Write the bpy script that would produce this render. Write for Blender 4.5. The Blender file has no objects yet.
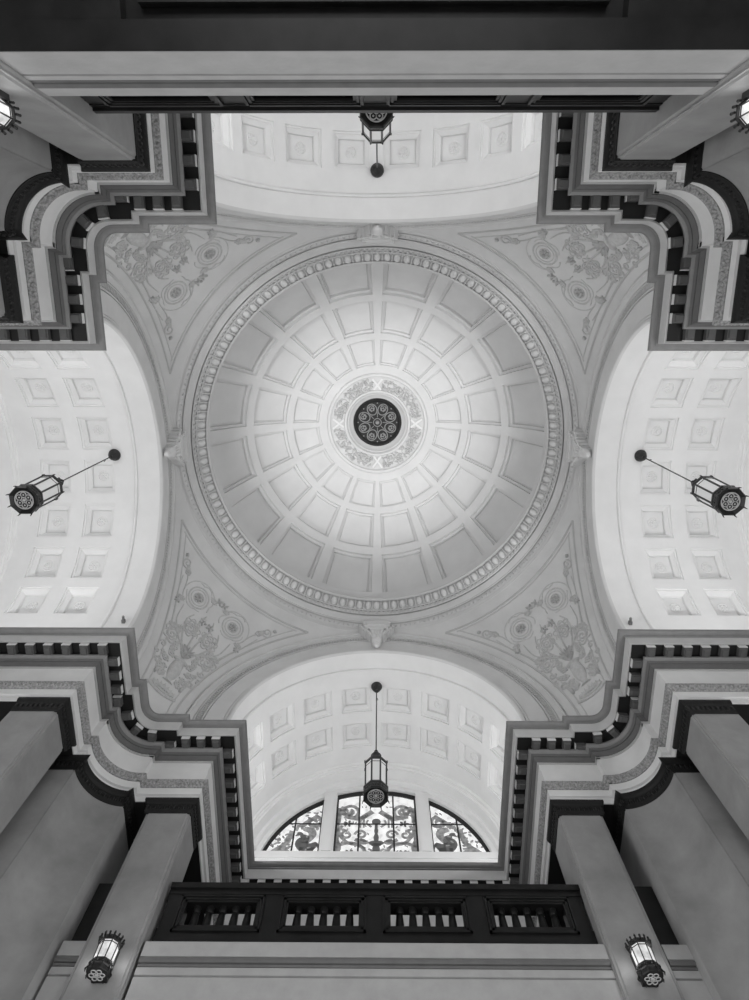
import bpy, bmesh, math, random
from math import sin, cos, pi, radians as R_, sqrt, atan2
from mathutils import Vector, Matrix
random.seed(7)
scn = bpy.context.scene
COL = scn.collection
FLOOR = -1.6                      # heights are metres above the lens

# ------------------------------------------------------------------ materials
def mat(name, col, rough=.7, metal=0, noise=0, nscale=3, bump=0, bscale=40, spec=.3, emit=None, estr=0, veins=0):
    m = bpy.data.materials.new(name); m.use_nodes = True
    nt = m.node_tree; b = nt.nodes['Principled BSDF']
    b.inputs['Base Color'].default_value = (col, col, col, 1)
    b.inputs['Roughness'].default_value = rough; b.inputs['Metallic'].default_value = metal
    b.inputs['Specular IOR Level'].default_value = spec
    tc = nt.nodes.new('ShaderNodeTexCoord')
    if noise:
        n = nt.nodes.new('ShaderNodeTexNoise'); n.inputs['Scale'].default_value = nscale
        n.inputs['Detail'].default_value = 6; n.inputs['Roughness'].default_value = .6
        nt.links.new(tc.outputs['Object'], n.inputs['Vector'])
        mr = nt.nodes.new('ShaderNodeMapRange'); mr.inputs['From Min'].default_value = .3; mr.inputs['From Max'].default_value = .7
        mr.inputs['To Min'].default_value = max(0, col*(1-noise)); mr.inputs['To Max'].default_value = min(1, col*(1+noise))
        nt.links.new(n.outputs['Fac'], mr.inputs['Value'])
        cc = nt.nodes.new('ShaderNodeCombineColor')
        for k in range(3): nt.links.new(mr.outputs['Result'], cc.inputs[k])
        nt.links.new(cc.outputs['Color'], b.inputs['Base Color'])
    if bump:
        n = nt.nodes.new('ShaderNodeTexNoise'); n.inputs['Scale'].default_value = bscale; n.inputs['Detail'].default_value = 4
        nt.links.new(tc.outputs['Object'], n.inputs['Vector'])
        bp = nt.nodes.new('ShaderNodeBump'); bp.inputs['Strength'].default_value = bump; bp.inputs['Distance'].default_value = .03
        nt.links.new(n.outputs['Fac'], bp.inputs['Height']); nt.links.new(bp.outputs['Normal'], b.inputs['Normal'])
    if emit is not None:
        b.inputs['Emission Color'].default_value = (emit, emit, emit, 1); b.inputs['Emission Strength'].default_value = estr
    return m
M = {
 'white':   mat('white_plaster', .78, .8, noise=.03, nscale=2),
 'dome':    mat('dome_plaster', .66, .8, noise=.05, nscale=1.2),
 'panel':   mat('coffer_plaster', .56, .8, noise=.05, nscale=1.5),
 'grey':    mat('grey_plaster', .64, .8, noise=.06, nscale=1.5, bump=.1, bscale=12),
 'relief':  mat('relief_plaster', .53, .75, noise=.12, nscale=14),
 'ring':    mat('ring_plaster', .62, .75, noise=.05, nscale=2),
 'stone':   mat('light_stone', .70, .6, noise=.06, nscale=2),
 'carve':   mat('carved_stone', .30, .7, noise=.5, nscale=26),
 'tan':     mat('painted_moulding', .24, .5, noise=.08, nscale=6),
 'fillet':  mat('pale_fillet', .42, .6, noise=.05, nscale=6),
 'tand':    mat('shaded_moulding', .13, .5, noise=.08, nscale=6),  # darker than its fillets, shade on the bed profile put into colour
 'corona':  mat('corona_stone', .52, .6, noise=.05, nscale=4),
 'frame':   mat('frame_plaster', .54, .8, noise=.05, nscale=4),
 'pale':    mat('pale_grille', .5, .4),
 'egg':     mat('egg_plaster', .68, .75),
 'soffit':  mat('soffit_shade_black', .012, .6),  # near-black colour carries the shade under the corona
 'modil':   mat('shaded_modillion', .10, .6, noise=.1, nscale=9),  # darker than its front plate, underside shade put into the colour
 'capital': mat('black_bronze_capital', .014, .5, metal=0, spec=.2, bump=.3, bscale=30),
 'marble':  mat('grey_marble', .26, .5, noise=.2, nscale=1.3, bump=.06, bscale=6, spec=.35),
 'fascia':  mat('balcony_stone', .36, .6, noise=.08, nscale=4, bump=.06, bscale=20),
 'fasciad': mat('balcony_dark_moulding', .12, .5, noise=.1, nscale=5),
 'black':   mat('black_marble', .011, .35, noise=.3, nscale=4, spec=.2),
 'shadewall':mat('gallery_shade_wall', .010, .8),  # near-black colour stands in for the shade of the gallery openings
 'iron':    mat('black_iron', .012, .4, metal=0, spec=.5),
 'ironl':   mat('worn_iron', .30, .5, metal=.2),
 'floor':   mat('pale_floor', .55, .4, noise=.1, nscale=1),
 'lead':    mat('window_lead', .02, .6),
 'glassw':  mat('backlit_clear_glass', .3, .3, emit=1, estr=.8),
 'glassm':  mat('backlit_grey_glass', .2, .4, emit=1, estr=.16),
 'glassd':  mat('backlit_dark_glass', .08, .4, emit=1, estr=.05),
 'lampg':   mat('lit_lamp_glass', .25, .4, emit=1, estr=1.0),
 'lantg':   mat('lantern_glass', .55, .35, emit=1, estr=.22),
}
def glass_pattern(m, lo, hi, scale):
    nt = m.node_tree; b = nt.nodes['Principled BSDF']
    tc = nt.nodes.new('ShaderNodeTexCoord'); n = nt.nodes.new('ShaderNodeTexNoise'); n.inputs['Scale'].default_value = scale; n.inputs['Detail'].default_value = 3
    nt.links.new(tc.outputs['Object'], n.inputs['Vector'])
    mr = nt.nodes.new('ShaderNodeMapRange'); mr.inputs['From Min'].default_value = .35; mr.inputs['From Max'].default_value = .65
    mr.inputs['To Min'].default_value = lo; mr.inputs['To Max'].default_value = hi
    nt.links.new(n.outputs['Fac'], mr.inputs['Value']); nt.links.new(mr.outputs['Result'], b.inputs['Emission Strength'])
glass_pattern(M['glassw'], .5, .92, 6); glass_pattern(M['glassm'], .03, .2, 9); glass_pattern(M['lampg'], .35, .72, 9)

# ------------------------------------------------------------------ mesh helper
class MB:
    def __init__(s): s.v = []; s.f = []
    def vert(s, p): s.v.append(tuple(p)); return len(s.v)-1
    def quadstrip(s, A, B, closed=False):
        n = len(A)
        for i in range(n if closed else n-1):
            j = (i+1) % n; s.f.append((A[i], A[j], B[j], B[i]))
    def grid(s, P, us, vs, closed=False):
        rows = [[s.vert(P(u, v)) for u in us] for v in vs]
        for a, b in zip(rows, rows[1:]): s.quadstrip(a, b, closed)
        return rows
    def box(s, x0, x1, y0, y1, z0, z1):
        s.frame_box(Vector(((x0+x1)/2, (y0+y1)/2, (z0+z1)/2)), Vector((abs(x1-x0)/2, 0, 0)), Vector((0, abs(y1-y0)/2, 0)), Vector((0, 0, abs(z1-z0)/2)))
    def frame_box(s, c, a, b, d, top=1):
        k = len(s.v)
        for sd in (-1, 1):
            t = 1 if sd < 0 else top
            for sa, sb in ((-1,-1),(1,-1),(1,1),(-1,1)):
                s.v.append(tuple(c + a*sa*t + b*sb*t + d*sd))
        for q in ((0,3,2,1),(4,5,6,7),(0,1,5,4),(1,2,6,5),(2,3,7,6),(3,0,4,7)): s.f.append(tuple(k+i for i in q))
    def ell(s, c, a, b, d, nu=8, nv=5):
        c = Vector(c); rows = []
        top = s.vert(c+d); bot = s.vert(c-d)
        for j in range(1, nv):
            t = pi*j/nv
            rows.append([s.vert(c + a*(sin(t)*cos(2*pi*i/nu)) + b*(sin(t)*sin(2*pi*i/nu)) + d*cos(t)) for i in range(nu)])
        for r1, r2 in zip(rows, rows[1:]): s.quadstrip(r1, r2, True)
        for i in range(nu):
            s.f.append((top, rows[0][i], rows[0][(i+1) % nu])); s.f.append((bot, rows[-1][(i+1) % nu], rows[-1][i]))
    def tube(s, pts, r, n=6, closed=False, flat=None):
        pts = [Vector(p) for p in pts]; N = len(pts); rings = []
        rr = r if isinstance(r, (list, tuple)) else [r]*N
        up = None
        for i, p in enumerate(pts):
            if closed: t = pts[(i+1) % N]-pts[i-1]
            else: t = pts[min(i+1, N-1)]-pts[max(i-1, 0)]
            t.normalize()
            if up is None:
                up = Vector((0, 0, 1)) if abs(t.z) < .9 else Vector((1, 0, 0))
            up = (up - t*up.dot(t)).normalized(); w = t.cross(up)
            rings.append([s.vert(p + (up*cos(2*pi*k/n)+w*sin(2*pi*k/n))*rr[i]) for k in range(n)])
        for a, b in zip(rings, rings[1:]): s.quadstrip(a, b, True)
        if closed: s.quadstrip(rings[-1], rings[0], True)
        else: s.f.append(tuple(rings[0][::-1])); s.f.append(tuple(rings[-1]))
    def prism(s, poly, z0, z1, top=None):
        a = [s.vert((x, y, z0)) for x, y in poly]; b = [s.vert((x, y, z1)) for x, y in (top or poly)]
        s.quadstrip(a, b, True); s.f.append(tuple(a[::-1])); s.f.append(tuple(b))
    def revolve(s, prof, n, cx=0, cy=0, a0=0, closedprof=False, caps=False):
        rows = [[s.vert((cx+r*cos(a0+2*pi*i/n), cy+r*sin(a0+2*pi*i/n), z)) for i in range(n)] for r, z in prof]
        for a, b in zip(rows, rows[1:]): s.quadstrip(a, b, True)
        if closedprof: s.quadstrip(rows[-1], rows[0], True)
        if caps: s.f.append(tuple(rows[0][::-1])); s.f.append(tuple(rows[-1]))
    def xform(s, fn): s.v = [tuple(fn(*p)) for p in s.v]; return s

def tag(o, label=None, cat=None, group=None, kind=None):
    if label: o['label'] = label
    if cat: o['category'] = cat
    if group: o['group'] = group
    if kind: o['kind'] = kind
    return o
def obj(name, mb, m, parent=None, origin=(0, 0, 0), smooth=35):
    me = bpy.data.meshes.new(name)
    ox, oy, oz = origin
    me.from_pydata([(x-ox, y-oy, z-oz) for x, y, z in mb.v], [], mb.f)
    bm = bmesh.new(); bm.from_mesh(me); bmesh.ops.recalc_face_normals(bm, faces=bm.faces); bm.to_mesh(me); bm.free()
    if smooth:
        me.polygons.foreach_set('use_smooth', [True]*len(me.polygons)); me.set_sharp_from_angle(angle=R_(smooth))
    me.materials.append(M[m]); me.update()
    o = bpy.data.objects.new(name, me); COL.objects.link(o)
    if parent: o.parent = parent
    else: o.location = origin
    return o
def inst(name, me, parent, loc, rz=0, sc=None):
    o = bpy.data.objects.new(name, me); COL.objects.link(o); o.parent = parent
    o.location = loc; o.rotation_euler = (0, 0, rz)
    if sc: o.scale = sc
    return o
def mesh_of(mb, name, m, smooth=35):
    o = obj(name, mb, m, smooth=smooth); me = o.data; bpy.data.objects.remove(o); return me
def empty(name, loc=(0, 0, 0), rz=0):
    o = bpy.data.objects.new(name, None); COL.objects.link(o); o.location = loc; o.rotation_euler = (0, 0, rz); return o
def copy_tree(o, parent=None):
    c = o.copy(); COL.objects.link(c)
    if parent is not None: c.parent = parent
    for ch in list(o.children): copy_tree(ch, c)
    return c

# ------------------------------------------------------------------ key dimensions
A0, B0, BE = 3.26, 5.36, 8.95      # arm half width, pier face, end wall of an arm
CC, RC = 4.42, .802                # centre and radius of the concave corner pier
ZS = 12.82                         # springing of arches
RHO = 6.96                         # pendentive sphere
YA = 5.42                          # arch plane

def arcpts(a, b, n): return [(CC+RC*sin(a+(b-a)*i/n), CC+RC*cos(a+(b-a)*i/n)) for i in range(n+1)]
PATH = [(0, BE), (A0, BE), (A0, B0), (4.41, B0), (4.41, CC+RC)] + arcpts(.03, pi/2-.03, 14) + [(CC+RC, 4.41), (B0, 4.41), (B0, A0), (BE, A0), (BE, 0)]
def mitres(path):
    out = []
    n = len(path)
    for i in range(n):
        ds = []
        for j in (i-1, i):
            if 0 <= j < n-1:
                dx, dy = path[j+1][0]-path[j][0], path[j+1][1]-path[j][1]; l = sqrt(dx*dx+dy*dy); ds.append((dy/l, -dx/l))
        if len(ds) == 1: out.append(ds[0]); continue
        (ax, ay), (bx, by) = ds; d = 1+ax*bx+ay*by
        out.append(((ax+bx)/d, (ay+by)/d))
    return out
KXS = {(-1, 1): (1.02, 1.14)}
KX0 = (1.007, 1.04)
def sweep(mb, path, prof, zoff=0, K=(1, 1)):
    mi = mitres(path)
    rows = [[mb.vert((x*K[0]+m[0]*p*K[1], y+m[1]*p, z+zoff)) for p, z in prof] for (x, y), m in zip(path, mi)]
    for a, b in zip(rows, rows[1:]): mb.quadstrip(a, b, True)
    mb.f.append(tuple(rows[0])); mb.f.append(tuple(rows[-1][::-1]))
def walk(path, proj, step, start=0, K=(1, 1)):
    """points and outward directions every step along the path moved out by proj"""
    mi = mitres(path); P = [Vector((x*K[0]+m[0]*proj*K[1], y+m[1]*proj)) for (x, y), m in zip(path, mi)]
    out = []; d = start
    for a, b in zip(P, P[1:]):
        L = (b-a).length
        if L < 1e-6: continue
        t = (b-a)/L; nrm = Vector((t.y, -t.x))
        while d < L:
            out.append((a+t*d, t, nrm)); d += step
        d -= L
    return out

# ------------------------------------------------------------------ entablature (one per corner)
BK = -.30
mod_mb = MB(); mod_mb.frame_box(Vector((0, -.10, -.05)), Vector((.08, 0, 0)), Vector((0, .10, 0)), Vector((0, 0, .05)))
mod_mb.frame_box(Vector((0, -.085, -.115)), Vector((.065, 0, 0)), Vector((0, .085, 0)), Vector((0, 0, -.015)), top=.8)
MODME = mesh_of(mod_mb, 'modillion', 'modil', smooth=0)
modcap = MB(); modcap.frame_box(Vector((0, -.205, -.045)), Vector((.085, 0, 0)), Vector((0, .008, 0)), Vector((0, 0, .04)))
MODCAP = mesh_of(modcap, 'face', 'stone', smooth=0)  # front plate in light stone, light on the front put into colour
def entablature(n, sx, sy):
    fx = lambda x, y, z: (sx*x, sy*y, z); KX = KXS.get((sx, sy), KX0)
    root = empty('trim_%d' % n); tag(root, kind='structure')
    def part(name, prof, m, extra=None):
        mb = MB(); sweep(mb, PATH, prof, K=KX)
        if extra: extra(mb)
        mb.xform(fx); return obj(name, mb, m, root)
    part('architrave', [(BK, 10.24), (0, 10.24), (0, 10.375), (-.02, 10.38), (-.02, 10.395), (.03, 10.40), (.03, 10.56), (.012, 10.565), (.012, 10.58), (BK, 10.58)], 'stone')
    part('architrave_shade_sheet', [(-1.0, 10.232), (-.02, 10.232), (-.02, 10.2415), (-1.0, 10.2415)], 'shadewall')  # near-black sheet stands in for shade under the architrave and gaps
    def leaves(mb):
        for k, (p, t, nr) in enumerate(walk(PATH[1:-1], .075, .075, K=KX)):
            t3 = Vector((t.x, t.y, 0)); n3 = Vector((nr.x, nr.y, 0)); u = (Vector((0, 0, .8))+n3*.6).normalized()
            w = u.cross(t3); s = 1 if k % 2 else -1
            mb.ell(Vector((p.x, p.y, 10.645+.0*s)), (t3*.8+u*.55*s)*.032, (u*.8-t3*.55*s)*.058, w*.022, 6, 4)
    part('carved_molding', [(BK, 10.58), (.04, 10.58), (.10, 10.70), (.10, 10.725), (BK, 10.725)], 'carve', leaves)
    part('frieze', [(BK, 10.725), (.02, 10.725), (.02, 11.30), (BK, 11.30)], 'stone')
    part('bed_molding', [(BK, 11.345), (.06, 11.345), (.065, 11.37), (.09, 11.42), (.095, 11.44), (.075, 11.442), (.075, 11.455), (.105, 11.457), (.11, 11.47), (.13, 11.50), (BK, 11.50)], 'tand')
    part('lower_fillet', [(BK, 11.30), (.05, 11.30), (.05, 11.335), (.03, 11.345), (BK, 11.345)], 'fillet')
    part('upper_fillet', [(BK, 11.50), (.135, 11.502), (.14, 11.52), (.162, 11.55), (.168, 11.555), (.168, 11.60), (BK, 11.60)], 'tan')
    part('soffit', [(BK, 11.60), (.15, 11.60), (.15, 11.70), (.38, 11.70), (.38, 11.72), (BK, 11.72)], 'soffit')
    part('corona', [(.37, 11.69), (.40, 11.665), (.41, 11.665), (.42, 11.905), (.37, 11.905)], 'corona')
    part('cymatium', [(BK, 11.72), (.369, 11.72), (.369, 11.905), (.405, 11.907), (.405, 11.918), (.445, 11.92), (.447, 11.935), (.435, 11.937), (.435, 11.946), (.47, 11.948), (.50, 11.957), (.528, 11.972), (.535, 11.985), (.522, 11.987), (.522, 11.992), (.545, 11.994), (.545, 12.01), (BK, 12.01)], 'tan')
    # modillions
    pos = []
    for k in range(3): pos.append((3.27+.31*k, B0-.155, 0, 0)); pos.append((B0-.155, 3.27+.31*k, 0, 1))
    pos.append((4.255, 5.19, -pi/2, 2)); pos.append((5.19, 4.255, -pi/2, 3))
    for al in (.12, pi/4, pi/2-.12):
        r = RC-.155; pos.append((CC+r*sin(al), CC+r*cos(al), -al, 4))
    for k in range(10):
        y = 5.37+.357*k
        pos.append((A0-.155, y, -pi/2, 2)); 
        if k < 10: pos.append((y, A0-.155, -pi/2, 3))
    if sy > 0:
        for k in range(0 if sx > 0 else 1, 9): pos.append((.357*k, BE-.155, 0, 0))
    for x, y, rz, ty in pos:
        # local -y of the mesh is the outward direction
        if ty == 0: d = (0, -1)
        elif ty == 1: d = (-1, 0)
        elif ty == 2: d = (-1, 0)
        elif ty == 3: d = (0, -1)
        else: d = (sin(rz), -cos(rz))
        if ty == 1: x = B0*KX[0]-.155*KX[1]
        elif ty == 2: x = (x+.155)*KX[0]-.155*KX[1]
        elif ty == 4: x = x*KX[0]-.03*sin(rz)*-1
        X, Y = sx*x, sy*y; dx, dy = sx*d[0], sy*d[1]
        ang = atan2(dx, -dy)
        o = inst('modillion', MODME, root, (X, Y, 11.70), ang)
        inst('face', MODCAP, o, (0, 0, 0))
    return root
CORN = [(1, -1, -1), (2, 1, -1), (3, -1, 1), (4, 1, 1)]
for n, sx, sy in CORN: entablature(n, sx, sy)

# ------------------------------------------------------------------ piers with capitals
CAPPROF = [(-.02, 9.93), (.015, 9.93), (.02, 9.97), (.03, 9.985), (.03, 10.12), (.05, 10.13), (.085, 10.19), (.085, 10.24), (-.02, 10.24)]
def pier(kind, sx, sy, swap, label, group):
    def fx(x, y, z):
        if swap: x, y = y, x
        return (sx*x*KXS.get((sx, sy), KX0)[0]*(1.003 if swap else 1), sy*y, z)
    if kind == 'square':
        x0, x1, y0, y1 = 3.275, 4.075, B0, 6.16
        g = .045; e = .018
        foot = [(x0, y1), (x0, y0+g+.02), (x0+e, y0+g), (x0+e, y0+e+.0), (x0+g, y0+e), (x0+g+.02, y0), (x1-g-.02, y0), (x1-g, y0+e), (x1-e, y0+e), (x1-e, y0+g), (x1, y0+g+.02), (x1, y1)]
        line = [(x0, y1), (x0, y0), (x1, y0), (x1, y1)]
        org = (3.675, 5.76)
    else:
        arc = arcpts(.04, pi/2-.04, 18)
        foot = [(4.45, 6.3), (4.45, 5.26), (4.47, 5.23)] + arc + [(5.23, 4.47), (5.26, 4.45), (6.3, 4.45), (6.3, 6.3)]
        line = [(4.45, 6.3), (4.45, 5.22)] + arc[0:] + [(5.22, 4.45), (6.3, 4.45)]
        org = (5.2, 5.2)
    ox, oy, _ = fx(org[0], org[1], 0); org3 = (ox, oy, FLOOR)
    root = empty('corner_pier' if kind != 'square' else 'square_pier', org3)
    mb = MB(); mb.prism(foot, FLOOR+.5, 9.96); mb.xform(fx); obj('shaft', mb, 'marble', root, org3)
    bb = MB(); sweep(bb, line, [(-.02, FLOOR), (.08, FLOOR), (.08, FLOOR+.35), (.02, FLOOR+.5), (-.02, FLOOR+.5)]); bb.xform(fx); obj('base', bb, 'black', root, org3)
    cb = MB(); sweep(cb, line, CAPPROF)
    for p, t, nr in walk(line, .03, .085, .05):
        t3 = Vector((t.x, t.y, 0)); n3 = Vector((nr.x, nr.y, 0))
        cb.ell(Vector((p.x, p.y, 10.055)), t3*.032, Vector((0, 0, .06)), n3*.03, 6, 4)
    cb.xform(fx)
    if kind == 'square':
        top = MB(); top.box(3.275, 4.075, 5.36, 6.16, 9.96, 10.238); top.xform(fx); cb2 = len(cb.v)
        cb.v += top.v; cb.f += [tuple(i+cb2 for i in f) for f in top.f]
    else:
        k = len(cb.v); t2 = MB(); t2.prism(foot, 9.96, 10.238); t2.xform(fx); cb.v += t2.v; cb.f += [tuple(i+k for i in f) for f in t2.f]
    c = obj('capital', cb, 'capital', root, org3); c['label'] = 'black bead-carved capital'
    tag(root, label, 'pier')
    return root
names = {(-1, 1): 'lower left', (1, 1): 'lower right', (-1, -1): 'upper left', (1, -1): 'upper right'}
for (sx, sy), nm in names.items():
    side = 'left' if sx < 0 else 'right'
    bal = 'window balcony' if sy > 0 else 'balcony at the top'
    pier('square', sx, sy, False, 'square marble pier with a lit lamp, %s end of the %s' % (side, bal), 'square piers')
    pier('square', sx, sy, True, 'lampless square grey marble pier beside the %s arm, %s corner' % (side, nm), 'square piers')
    pier('curved', sx, sy, False, 'broad grey marble corner pier with hollow curved face, %s corner' % nm, 'concave corner piers')

# ------------------------------------------------------------------ shell: walls, gallery backs, floor
def struct(name, mb, m, smooth=35): return tag(obj(name, mb, m, smooth=smooth), kind='structure')
mb = MB(); mb.box(-9.4, 9.4, -9.4, 9.4, FLOOR-.2, FLOOR); struct('floor', mb, 'floor')
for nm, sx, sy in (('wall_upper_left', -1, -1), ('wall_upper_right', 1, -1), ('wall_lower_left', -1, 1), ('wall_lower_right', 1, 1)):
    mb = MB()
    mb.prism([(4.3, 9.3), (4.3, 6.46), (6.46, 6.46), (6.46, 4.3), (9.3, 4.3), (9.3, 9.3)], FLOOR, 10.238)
    mb.xform(lambda x, y, z: (sx*x, sy*y, z)); struct(nm, mb, 'shadewall', 0)  # gallery backs with the recess darkness put into their colour
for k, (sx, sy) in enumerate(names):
    mb = MB(); mb.box(3.75, 4.62, 6.47, 6.53, 7.45, 10.225); mb.box(6.47, 6.53, 3.75, 4.62, FLOOR, 10.225); mb.xform(lambda x, y, z: (sx*x, sy*y, z)); struct('trim_%d' % (30+k), mb, 'shadewall', 0)  # added near-black panels stand in for shade behind the pier gaps
    mb = MB(); mb.box(4.115, 4.485, 5.62, 5.74, 7.445, 8.65); mb.xform(lambda x, y, z: (sx*x, sy*y, z)); struct('trim_%d' % (20+k), mb, 'black', 0)  # end blocks continuing the balustrade into the pier gaps
for nm, rz in (('wall_north', 0), ('wall_south', pi), ('wall_west', pi/2), ('wall_east', -pi/2)):
    mb = MB(); mb.box(-4.3, 4.3, BE+.005, BE+.35, FLOOR, 10.238); mb.box(-4.3, 4.3, BE+.31, BE+.55, 10.2, 12.0)
    o = struct(nm, mb, 'stone', 0); o.rotation_euler = (0, 0, rz)

# ------------------------------------------------------------------ coffered surfaces
def coffer_mesh(P, u0, u1, v0, v1, steps, nu=6):
    mb = MB(); prev = None
    for iu, iv, d in steps:
        a0, a1, b0, b1 = u0+iu, u1-iu, v0+iv, v1-iv; ring = []
        for k in range(nu): ring.append((a0+(a1-a0)*k/nu, b0))
        for k in range(nu): ring.append((a1, b0+(b1-b0)*k/nu))
        for k in range(nu): ring.append((a1-(a1-a0)*k/nu, b1))
        for k in range(nu): ring.append((a0, b1-(b1-b0)*k/nu))
        idx = [mb.vert(P(u, v, d)) for u, v in ring]
        if prev: mb.quadstrip(prev, idx, True)
        prev = idx; last = (a0, a1, b0, b1, d)
    a0, a1, b0, b1, d = last
    mb.grid(lambda u, v: P(u, v, d), [a0+(a1-a0)*k/nu for k in range(nu+1)], [b0+(b1-b0)*k/nu for k in range(nu+1)])
    return mb
def weld(mb, dist=1e-4):
    return mb
# -- one arm vault, built on +y and turned into place
TH = [R_(9.65*x) for x in (-7, -5, -3, -1, 1, 3, 5, 7)]
HW = R_(7.3); ROWS = [(6.50, 7.27), (7.62, 8.39)]
RV = 3.305
VD = [0]
PV = lambda t, y, d=0: (sin(t)*(RV+d), y+VD[0], ZS+cos(t)*(RV+d))
def vault(dy):
    VD[0] = dy
    root = empty('ceiling'); tag(root, kind='structure')
    mb = MB()
    ucuts = [-pi/2]
    for t in TH: ucuts += [t-HW, t+HW]
    ucuts.append(pi/2)
    vcuts = [6.02, 6.50, 7.27, 7.62, 8.39, 9.04]
    for i in range(len(ucuts)-1):
        for j in range(len(vcuts)-1):
            if i % 2 == 1 and j in (1, 3): continue
            u0, u1 = ucuts[i], ucuts[i+1]; mb.grid(lambda u, v: PV(u, v), [u0+(u1-u0)*k/6 for k in range(7)], [vcuts[j], vcuts[j+1]])
    # plinth walls under the vault
    for s in (-1, 1): mb.grid(lambda y, z: (s*RV, y+dy, z), [6.02, 9.04], [11.95, ZS])
    o = obj('vault', mb, 'white', root)
    # front and rear bands, with edge mouldings
    ts = [-pi/2+pi*k/48 for k in range(49)]
    def band(prof, m, name):
        b = MB(); cols = []
        pts = [(t, 0) for t in ts]
        rows = []
        for y, r in prof:
            y = y+dy if y > 5.6 else y
            row = [b.vert((-r, y, 11.95))] + [b.vert((sin(t)*r, y, ZS+cos(t)*r)) for t in ts] + [b.vert((r, y, 11.95))]
            rows.append(row)
        for p, q in zip(rows, rows[1:]): b.quadstrip(p, q)
        b.quadstrip(rows[-1], rows[0])
        return obj(name, b, m, root)
    band([(YA+.03, 3.45), (YA+.03, 3.29), (5.92, 3.29), (5.93, 3.30), (5.94, 3.25), (5.965, 3.24), (5.99, 3.25), (6.0, 3.29), (6.03, 3.32), (6.03, 3.45)], 'white', 'front_band')
    band([(8.90, 3.45), (8.90, 3.30), (8.93, 3.26), (8.97, 3.255), (8.98, 3.225), (9.03, 3.21), (9.04, 3.17), (9.35, 3.17), (9.36, 3.10), (9.40, 3.08), (9.5, 3.08), (9.5, 3.45)], 'white', 'rear_band')
    st = [(0, 0, 0), (R_(.05), .002, .04), (R_(.8), .045, .04), (R_(.85), .048, .06), (R_(2.3), .13, .12), (R_(2.35), .133, .20), (R_(2.7), .15, .20), (R_(2.75), .153, .185)]
    for t in TH:
        for v0, v1 in ROWS:
            c = obj('coffer', coffer_mesh(PV, t-HW, t+HW, v0, v1, st, 4), 'white', root)
            rb = MB(); vc = (v0+v1)/2; n = Vector((sin(t), 0, cos(t))); tt = Vector((cos(t), 0, -sin(t))); yy = Vector((0, 1, 0))
            ctr = Vector(PV(t, vc, .18))
            rb.tube([ctr+(tt*cos(a)+yy*sin(a))*.125 for a in [2*pi*k/20 for k in range(20)]], .018, 5, True)
            for a in [2*pi*k/8 for k in range(8)]:
                d = tt*cos(a)+yy*sin(a); e = tt*-sin(a)+yy*cos(a)
                rb.ell(ctr+d*.065, d*.05, e*.024, n*.02, 6, 4)
            rb.ell(ctr, tt*.03, yy*.03, n*.035, 6, 4)
            obj('rosette', rb, 'white', c)
    # tympanum ring wall above the cornice
    return root
v0_ = vault(0)
c = copy_tree(v0_); c.rotation_euler = (0, 0, pi)
v1_ = vault(.09); v1_.rotation_euler = (0, 0, pi/2)
c = copy_tree(v1_); c.rotation_euler = (0, 0, -pi/2)

# archivolt faces
def archivolt(rz):
    prof = [(3.287, YA+.05), (3.287, YA-.0), (3.30, YA-.02), (3.33, YA-.03), (3.345, YA-.03), (3.345, YA+.09), (3.37, YA+.09), (3.37, YA-.01), (3.42, YA-.01), (3.42, YA+.10), (3.445, YA+.10), (3.445, YA+.01), (3.88, YA+.01), (3.88, YA+.09), (3.905, YA+.09), (3.905, YA-.01), (3.93, YA-.01), (3.935, YA+.03), (4.085, YA+.03), (4.09, YA-.01), (4.115, YA-.01), (4.115, YA+.08), (4.135, YA+.08), (4.135, YA-.01), (4.27, YA-.02), (4.28, YA-.06), (4.30, YA-.06), (4.30, YA+.12), (4.35, YA+.12), (4.35, YA-.02), (4.37, YA-.02), (4.40, YA+.14)]
    ts = [-pi/2+pi*k/72 for k in range(73)]
    b = MB(); rows = []
    for r, y in prof:
        rows.append([b.vert((-r, y, 11.9))]+[b.vert((sin(t)*r, y, ZS+cos(t)*r)) for t in ts]+[b.vert((r, y, 11.9))])
    for p, q in zip(rows, rows[1:]): b.quadstrip(p, q)
    b.quadstrip(rows[-1], rows[0])
    root = tag(obj('trim_5', b, 'grey'), kind='structure'); root.rotation_euler = (0, 0, rz)
    bd = MB(); n = 170
    for k in range(n+1):
        t = -pi/2+pi*k/n; c = Vector((sin(t)*4.012, YA+.01, ZS+cos(t)*4.012)); e = Vector((sin(t), 0, cos(t))); f = Vector((cos(t), 0, -sin(t)))
        bd.frame_box(c, e*.05+f*.012, f*.019-e*.006, Vector((0, .02, 0)))
    for k in range(-8, 0):
        for s in (-1, 1): bd.frame_box(Vector((s*4.012, YA-.03, ZS+k*.075)), Vector((.05, 0, 0)), Vector((0, 0, .019)), Vector((0, .02, 0)))
    obj('bead_band', bd, 'relief', root)
    return root
for i, rz in enumerate((0, pi/2, pi, -pi/2)):
    archivolt(rz).name = 'trim_%d' % (5+i)

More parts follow.
